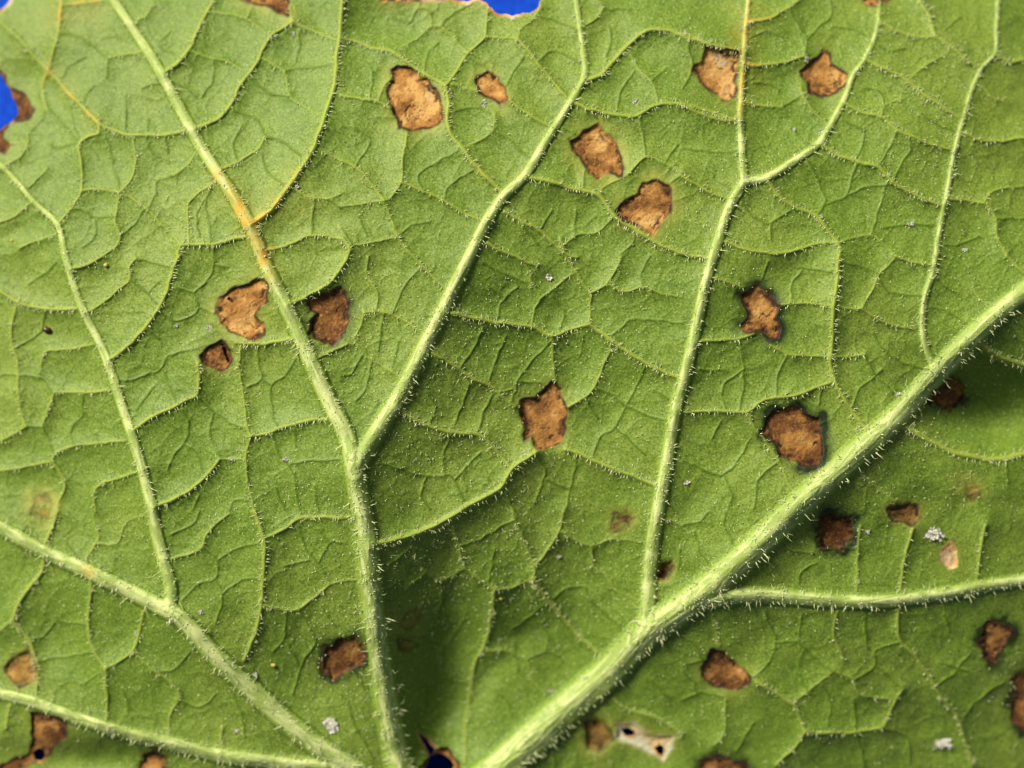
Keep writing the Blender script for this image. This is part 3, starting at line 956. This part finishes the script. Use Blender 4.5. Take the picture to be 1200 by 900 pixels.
def place(x, y, dz=0.0):
    i, j = zat(x, y)
    fx = (x - XS[i]) / (XS[i + 1] - XS[i]); fy = (y - YS[j]) / (YS[j + 1] - YS[j])
    z = (Z[j, i] * (1 - fx) + Z[j, i + 1] * fx) * (1 - fy) + (Z[j + 1, i] * (1 - fx) + Z[j + 1, i + 1] * fx) * fy
    k = (DIST - z) / DIST
    return np.stack([(x - 600) * k * PX, (450 - y) * k * PX, (z + dz) * PX], -1), nrm[j, i], keep[j, i]


H_root, H_dir, H_len, H_rad = [], [], [], []


def add_hairs(x, y, dirxy, lift, length, rad):
    p, nn, kp_ = place(x, y, -0.4)
    d = np.stack([dirxy[:, 0], -dirxy[:, 1], np.zeros(len(x))], -1)
    d = d + nn * lift[:, None]
    d /= np.linalg.norm(d, axis=1, keepdims=True)
    ok = kp_
    H_root.append(p[ok]); H_dir.append(d[ok]); H_len.append(length[ok]); H_rad.append(rad[ok])


def inframe(x, y):
    return (x > -150) & (x < 1380) & (y > -70) & (y < 1060)


for pl, w0, w1, rk in VEINS:
    seg = np.diff(pl, axis=0); sl = np.hypot(*seg.T); L = np.concatenate([[0], np.cumsum(sl)])
    wavg = (w0 + w1) / 2
    dens = (.62 if wavg > 16 else .46) if rk == 0 else (.55 if wavg > 5 else .30 if wavg > 3.5 else .16)
    cnt = int(L[-1] * dens)
    if cnt < 1:
        continue
    t = rng.random(cnt) * L[-1]
    k = np.clip(np.searchsorted(L, t) - 1, 0, len(sl) - 1)
    f = (t - L[k]) / sl[k]
    c = pl[k] + seg[k] * f[:, None]
    tg = seg[k] / sl[k][:, None]
    nn = np.stack([-tg[:, 1], tg[:, 0]], 1)
    side = rng.choice([-1, 1], cnt)
    w = (w0 + (w1 - w0) * t / L[-1]) / 2
    off = np.where(rng.random(cnt) < .65, rng.uniform(.55, .95, cnt), rng.uniform(0, .5, cnt))
    p = c + nn * (side * off * w)[:, None]
    ang = rng.normal(0, .55, cnt)
    d = nn * side[:, None]
    d = np.stack([d[:, 0] * np.cos(ang) - d[:, 1] * np.sin(ang), d[:, 0] * np.sin(ang) + d[:, 1] * np.cos(ang)], 1)
    m = inframe(p[:, 0], p[:, 1])
    if rk == 0:
        ln = (rng.gamma(2.2, 1.35, cnt) * (1.0 + wavg / 32) + 1.6) * np.where(off < .5, .5, 1.0)
        rd = rng.uniform(.32, .66, cnt) * (0.75 + wavg / 60)
        lift = rng.uniform(.3, 1.6, cnt)
    else:
        ln = rng.gamma(5, .62, cnt) * (.8 + wavg / 14) + 1.5
        rd = rng.uniform(.32, .58, cnt)
        lift = rng.uniform(.2, 1.2, cnt)
    add_hairs(p[m, 0], p[m, 1], d[m], lift[m], ln[m], rd[m])
    if rk == 0:
        nb = cnt // 2
        pb = c[:nb] + nn[:nb] * (rng.uniform(-.9, .9, nb) * w[:nb])[:, None]
        m = inframe(pb[:, 0], pb[:, 1])
        add_hairs(pb[m, 0], pb[m, 1], d[:nb][m], rng.uniform(1, 3, nb)[m], rng.uniform(1.0, 2.4, nb)[m], rng.uniform(.7, 1.35, nb)[m])
# short hairs scattered over the blade, in patches
cnt = 24000
x = rng.uniform(-40, 1240, cnt); y = rng.uniform(-20, 940, cnt)
dn = .34 + 1.1 * fbm(x, y, 130, 44, 2) + .45 * np.exp(-((x - 620) / 300) ** 2 - ((y - 520) / 240) ** 2)
m = rng.random(cnt) < np.clip(dn, .10, 1)
x, y = x[m], y[m]
i, j = zat(x, y)
m = (les[j, i] < .3)
x, y = x[m], y[m]; cnt = len(x)
a = rng.uniform(0, 2 * math.pi, cnt)
long = rng.random(cnt) < .13
add_hairs(x, y, np.stack([np.cos(a), np.sin(a)], 1), np.where(long, rng.uniform(.15, .7, cnt), rng.uniform(.6, 2.5, cnt)),
          np.where(long, rng.uniform(4.5, 10, cnt), rng.uniform(1.2, 3.4, cnt)), np.where(long, rng.uniform(.22, .36, cnt), rng.uniform(.38, .78, cnt)))

R0 = np.vstack(H_root); DD = np.vstack(H_dir); LL = np.concatenate(H_len) * PX; RR = np.concatenate(H_rad) * PX
nh = len(R0)
ref = np.tile([0.31, 0.52, 0.8], (nh, 1))
u1 = np.cross(DD, ref); u1 /= np.linalg.norm(u1, axis=1, keepdims=True)
u2 = np.cross(DD, u1)
bend = rng.normal(0, .34, (nh, 2))
mid = R0 + DD * (LL * .55)[:, None]
tip = R0 + DD * LL[:, None] + (u1 * bend[:, :1] + u2 * bend[:, 1:]) * LL[:, None]
vs = []
for k in range(3):
    an = k * 2 * math.pi / 3
    vs.append(R0 + (u1 * math.cos(an) + u2 * math.sin(an)) * RR[:, None])
for k in range(3):
    an = k * 2 * math.pi / 3
    vs.append(mid + (u1 * math.cos(an) + u2 * math.sin(an)) * (RR * .62)[:, None])
vs.append(tip)
hv = np.stack(vs, 1).reshape(-1, 3)
loc = []
for k in range(3):
    k2 = (k + 1) % 3
    loc += [(k, k2, 3 + k2), (k, 3 + k2, 3 + k), (3 + k, 3 + k2, 6)]
hf = (np.array(loc)[None] + (np.arange(nh) * 7)[:, None, None]).reshape(-1, 3)
hairs = mesh_np('leaf_hairs', hv, hf, M_HAIR, leaf)
hairs['kind'] = 'stuff'

# ------------------------------------------------------------------ petiole beyond the lower edge of the frame
pp = np.array([(508, 952, 0), (510, 985, 4), (514, 1040, 2), (522, 1110, -30), (530, 1180, -70)], float)
rr = [17, 19, 18, 17, 17]
zb = place(np.array([508.0]), np.array([952.0]))[0][0][2] / PX
pv, pf = [], []
for k, ((a, b, c), r) in enumerate(zip(pp, rr)):
    for q in range(16):
        an = q * math.pi / 8
        pv.append(((a + r * math.cos(an) - 600) * PX, (450 - b) * PX, (zb + c + r * math.sin(an)) * PX))
for k in range(len(pp) - 1):
    for q in range(16):
        q2 = (q + 1) % 16
        pf.append((k * 16 + q, k * 16 + q2, (k + 1) * 16 + q2, (k + 1) * 16 + q))
M_STALK = plain('pale_stalk', (.30, .40, .15), .5, 500, .25)
mesh_np('leaf_stalk', np.array(pv), np.array(pf), M_STALK, leaf)


# ------------------------------------------------------------------ specks lying on the leaf
def lump(name, x, y, rx, ry, rz, mat, seed, lift=0.35, rag=.45, n_lat=7, n_lon=12, rot=0.0):
    r_ = np.random.default_rng(seed)
    p0 = place(np.array([float(x)]), np.array([float(y)]))[0][0]
    v, f = [], []
    lo = r_.random(8); lob = np.interp(np.arange(n_lon) / n_lon * 8, np.arange(9), np.append(lo, lo[0]))
    jit = (1 + .30 * rag * (r_.random((n_lat + 1, n_lon)) - .5)) * (1 + rag * (lob - .5) * 1.7)[None]
    for a in range(n_lat + 1):
        th = math.pi * a / n_lat
        for b in range(n_lon):
            ph = 2 * math.pi * b / n_lon
            s = jit[a, b] if 0 < a < n_lat else 1
            lx, ly = rx * math.sin(th) * math.cos(ph) * s, ry * math.sin(th) * math.sin(ph) * s
            v.append(((lx * math.cos(rot) - ly * math.sin(rot)) * PX, (lx * math.sin(rot) + ly * math.cos(rot)) * PX, rz * math.cos(th) * s * PX))
    for a in range(n_lat):
        for b in range(n_lon):
            b2 = (b + 1) % n_lon
            f.append((a * n_lon + b, (a + 1) * n_lon + b, (a + 1) * n_lon + b2, a * n_lon + b2))
    o = mesh_np(name, np.array(v), np.array(f), mat)
    o.location = (p0[0], p0[1], p0[2] + rz * lift * PX)
    return o


def fluff(name, x, y, rx, ry, seed, n_fib, n_chip):
    """a tuft: fine fibres and small thin chips lying together"""
    r_ = np.random.default_rng(seed)
    p0 = place(np.array([float(x)]), np.array([float(y)]))[0][0]
    v, f = [], []
    for k in range(n_fib + n_chip):
        g = np.clip(r_.normal(0, .46, 2), -1, 1)
        c0 = np.array([g[0] * rx, g[1] * ry, r_.uniform(.2, 1.3)])
        a = r_.uniform(0, 2 * math.pi)
        d = np.array([math.cos(a), math.sin(a), r_.uniform(-.15, .35)]); e = np.array([-math.sin(a), math.cos(a), r_.uniform(-.3, .3)])
        L = (r_.uniform(.3, .8) * min(rx, ry, 6) + .6) * (1 if k < n_fib else .5)
        wd = r_.uniform(.16, .30) if k < n_fib else L * r_.uniform(.5, .95)
        up = np.array([0, 0, .30 if k < n_fib else .22])
        b0 = len(v)
        for q in (c0 - d * L, c0 - e * wd, c0 + d * L * r_.uniform(.7, 1.1), c0 + e * wd):
            v.append((q - up) * PX)
            v.append((q + up) * PX)
        f += [(b0 + 1, b0 + 3, b0 + 5, b0 + 7), (b0, b0 + 6, b0 + 4, b0 + 2)]
        for i_ in range(4):
            j_ = (i_ + 1) % 4
            f.append((b0 + 2 * i_, b0 + 2 * j_, b0 + 2 * j_ + 1, b0 + 2 * i_ + 1))
    o = mesh_np(name, np.array(v), np.array(f), M_WHITE, sm=False)
    o.location = tuple(p0)
    return o


SPECKS = [('E', 725, 72, 4.4, 4), ('B', 500, 365, 3.2, 6.5), ('B', 1035, 358, 3.2, 6), ('C', 803, 788, 4, 3.6), ('C', 485, 460, 4, 2.6), ('C', 437, 205, 2.8, 4.4),
          ('D', 733, 254, 4.6, 3.6), ('D', 1007, 712, 4.6, 3.2), ('D', 622, 245, 2.4, 2), ('F', 755, 487, 3.2, 3), ('I', 650, 70, 2.8, 2.4), ('H', 765, 158, 3.4, 2.2),
          ('A', 1045, 655, 2.6, 3), ('A', 1033, 120, 2, 3), ('F', 12, 797, 5.2, 3.6), ('D', 812, 715, 3.4, 1.8), ('G', 705, 355, 3.2, 3), ('G', 898, 572, 3, 4),
          ('G', 832, 768, 3.4, 3.2), ('G', 478, 430, 2, 2.4), ('H', 735, 630, 4.4, 2.6), ('C', 392, 458, 2, 3), ('C', 990, 880, 4, 3)]
SPECK_LABELS = [
    'round white speck alone on blade between the heart-shaped spot and the twin spots',
    'upright white speck touching the small oval brown spot',
    'upright white streak-like speck across the pale vein from the small oval brown spot',
    'white speck beside the slender side vein, far from any brown spot',
    'flat white speck on the curved side vein beyond the star-shaped brown spot',
    'white speck at the rim of the star-shaped brown spot',
    'bright white speck between the notched brown spot and the cracked small spot',
    'bright white speck on blade between the ochre-stained vein and its left neighbour',
    'very small white speck on blade near the bright one by the notched brown spot',
    'white speck against the thickest vein, near the dark-ringed brown spot',
    'white speck between two dark rusty spots near the ragged white flake',
    'faint flat white speck between the faint brown smudge and the fork in the net',
    'white speck beside the ochre-stained side vein',
    'tiny white speck near the brown spot on the torn leaf edge',
    'greyish flat white speck beside the narrow vein, facing the dark-ringed brown spot',
    'thin white speck on a fine vein crossing',
    'white speck caught in the hairs just past the lower vein fork',
    'white speck caught in hairs where a side vein meets the lower main vein',
    'white speck between the two lowest main veins',
    'tiny white speck on the short side vein under the lower main vein',
    'flat white speck at the foot of the thickest vein',
    'tiny white speck inside the fork holding the star-shaped brown spot',
    'white speck at the foot of the slender side vein where a fine vein crosses']
for k, (tl, x, y, rx, ry) in enumerate(SPECKS):
    (x, y), = T(tl, f'{x},{y}')
    o = fluff('white_speck', x, y, rx, ry, 200 + k, 10, 9)
    o['label'] = SPECK_LABELS[k]
    o['category'] = 'speck'; o['group'] = 'white specks on the leaf'
for k, (tl, x, y, rx, ry, lab) in enumerate([
        ('I', 872, 76, 15, 8, 'ragged white flake lying beside the pale tan spot'),
        ('I', 914, 810, 10, 8, 'small whitish crust with grey middle on the dark green blade below the lowest side vein'),
        ('G', 1162, 752, 9, 9, 'torn greyish white scrap of fluff beside the lower main vein')]):
    (x, y), = T(tl, f'{x},{y}')
    o = fluff('white_flake', x, y, rx, ry, 300 + k, 50, 70)
    o['label'] = lab; o['category'] = 'flake'
(x, y), = T('D', '168,261')
o = lump('dark_grain', x, y, 5.8, 4.0, 2.6, M_MAROON, 41, .55, .12, rot=-.3)
o['label'] = 'tiny dark maroon grain on the pale green blade'; o['category'] = 'grain'
for k, (tl, x, y, r) in enumerate([('D', 373, 33, 3.2), ('G', 962, 538, 3.0), ('H', 560, 305, 2.4), ('A', 42, 845, 2.2)]):
    lab = ['tiny yellow grain beside the left side vein fork', 'tiny yellow grain near the rusty spot by the central vein', 'tiny yellow grain at the crossing of fine veins', 'tiny yellow grain by the slender left vein'][k]
    (x, y), = T(tl, f'{x},{y}')
    o = lump('yellow_grain', x, y, r, r * .75, r * .6, M_YELLOW, 400 + k, .5, .2)
    o['label'] = lab; o['category'] = 'grain'; o['group'] = 'yellow grains on the leaf'
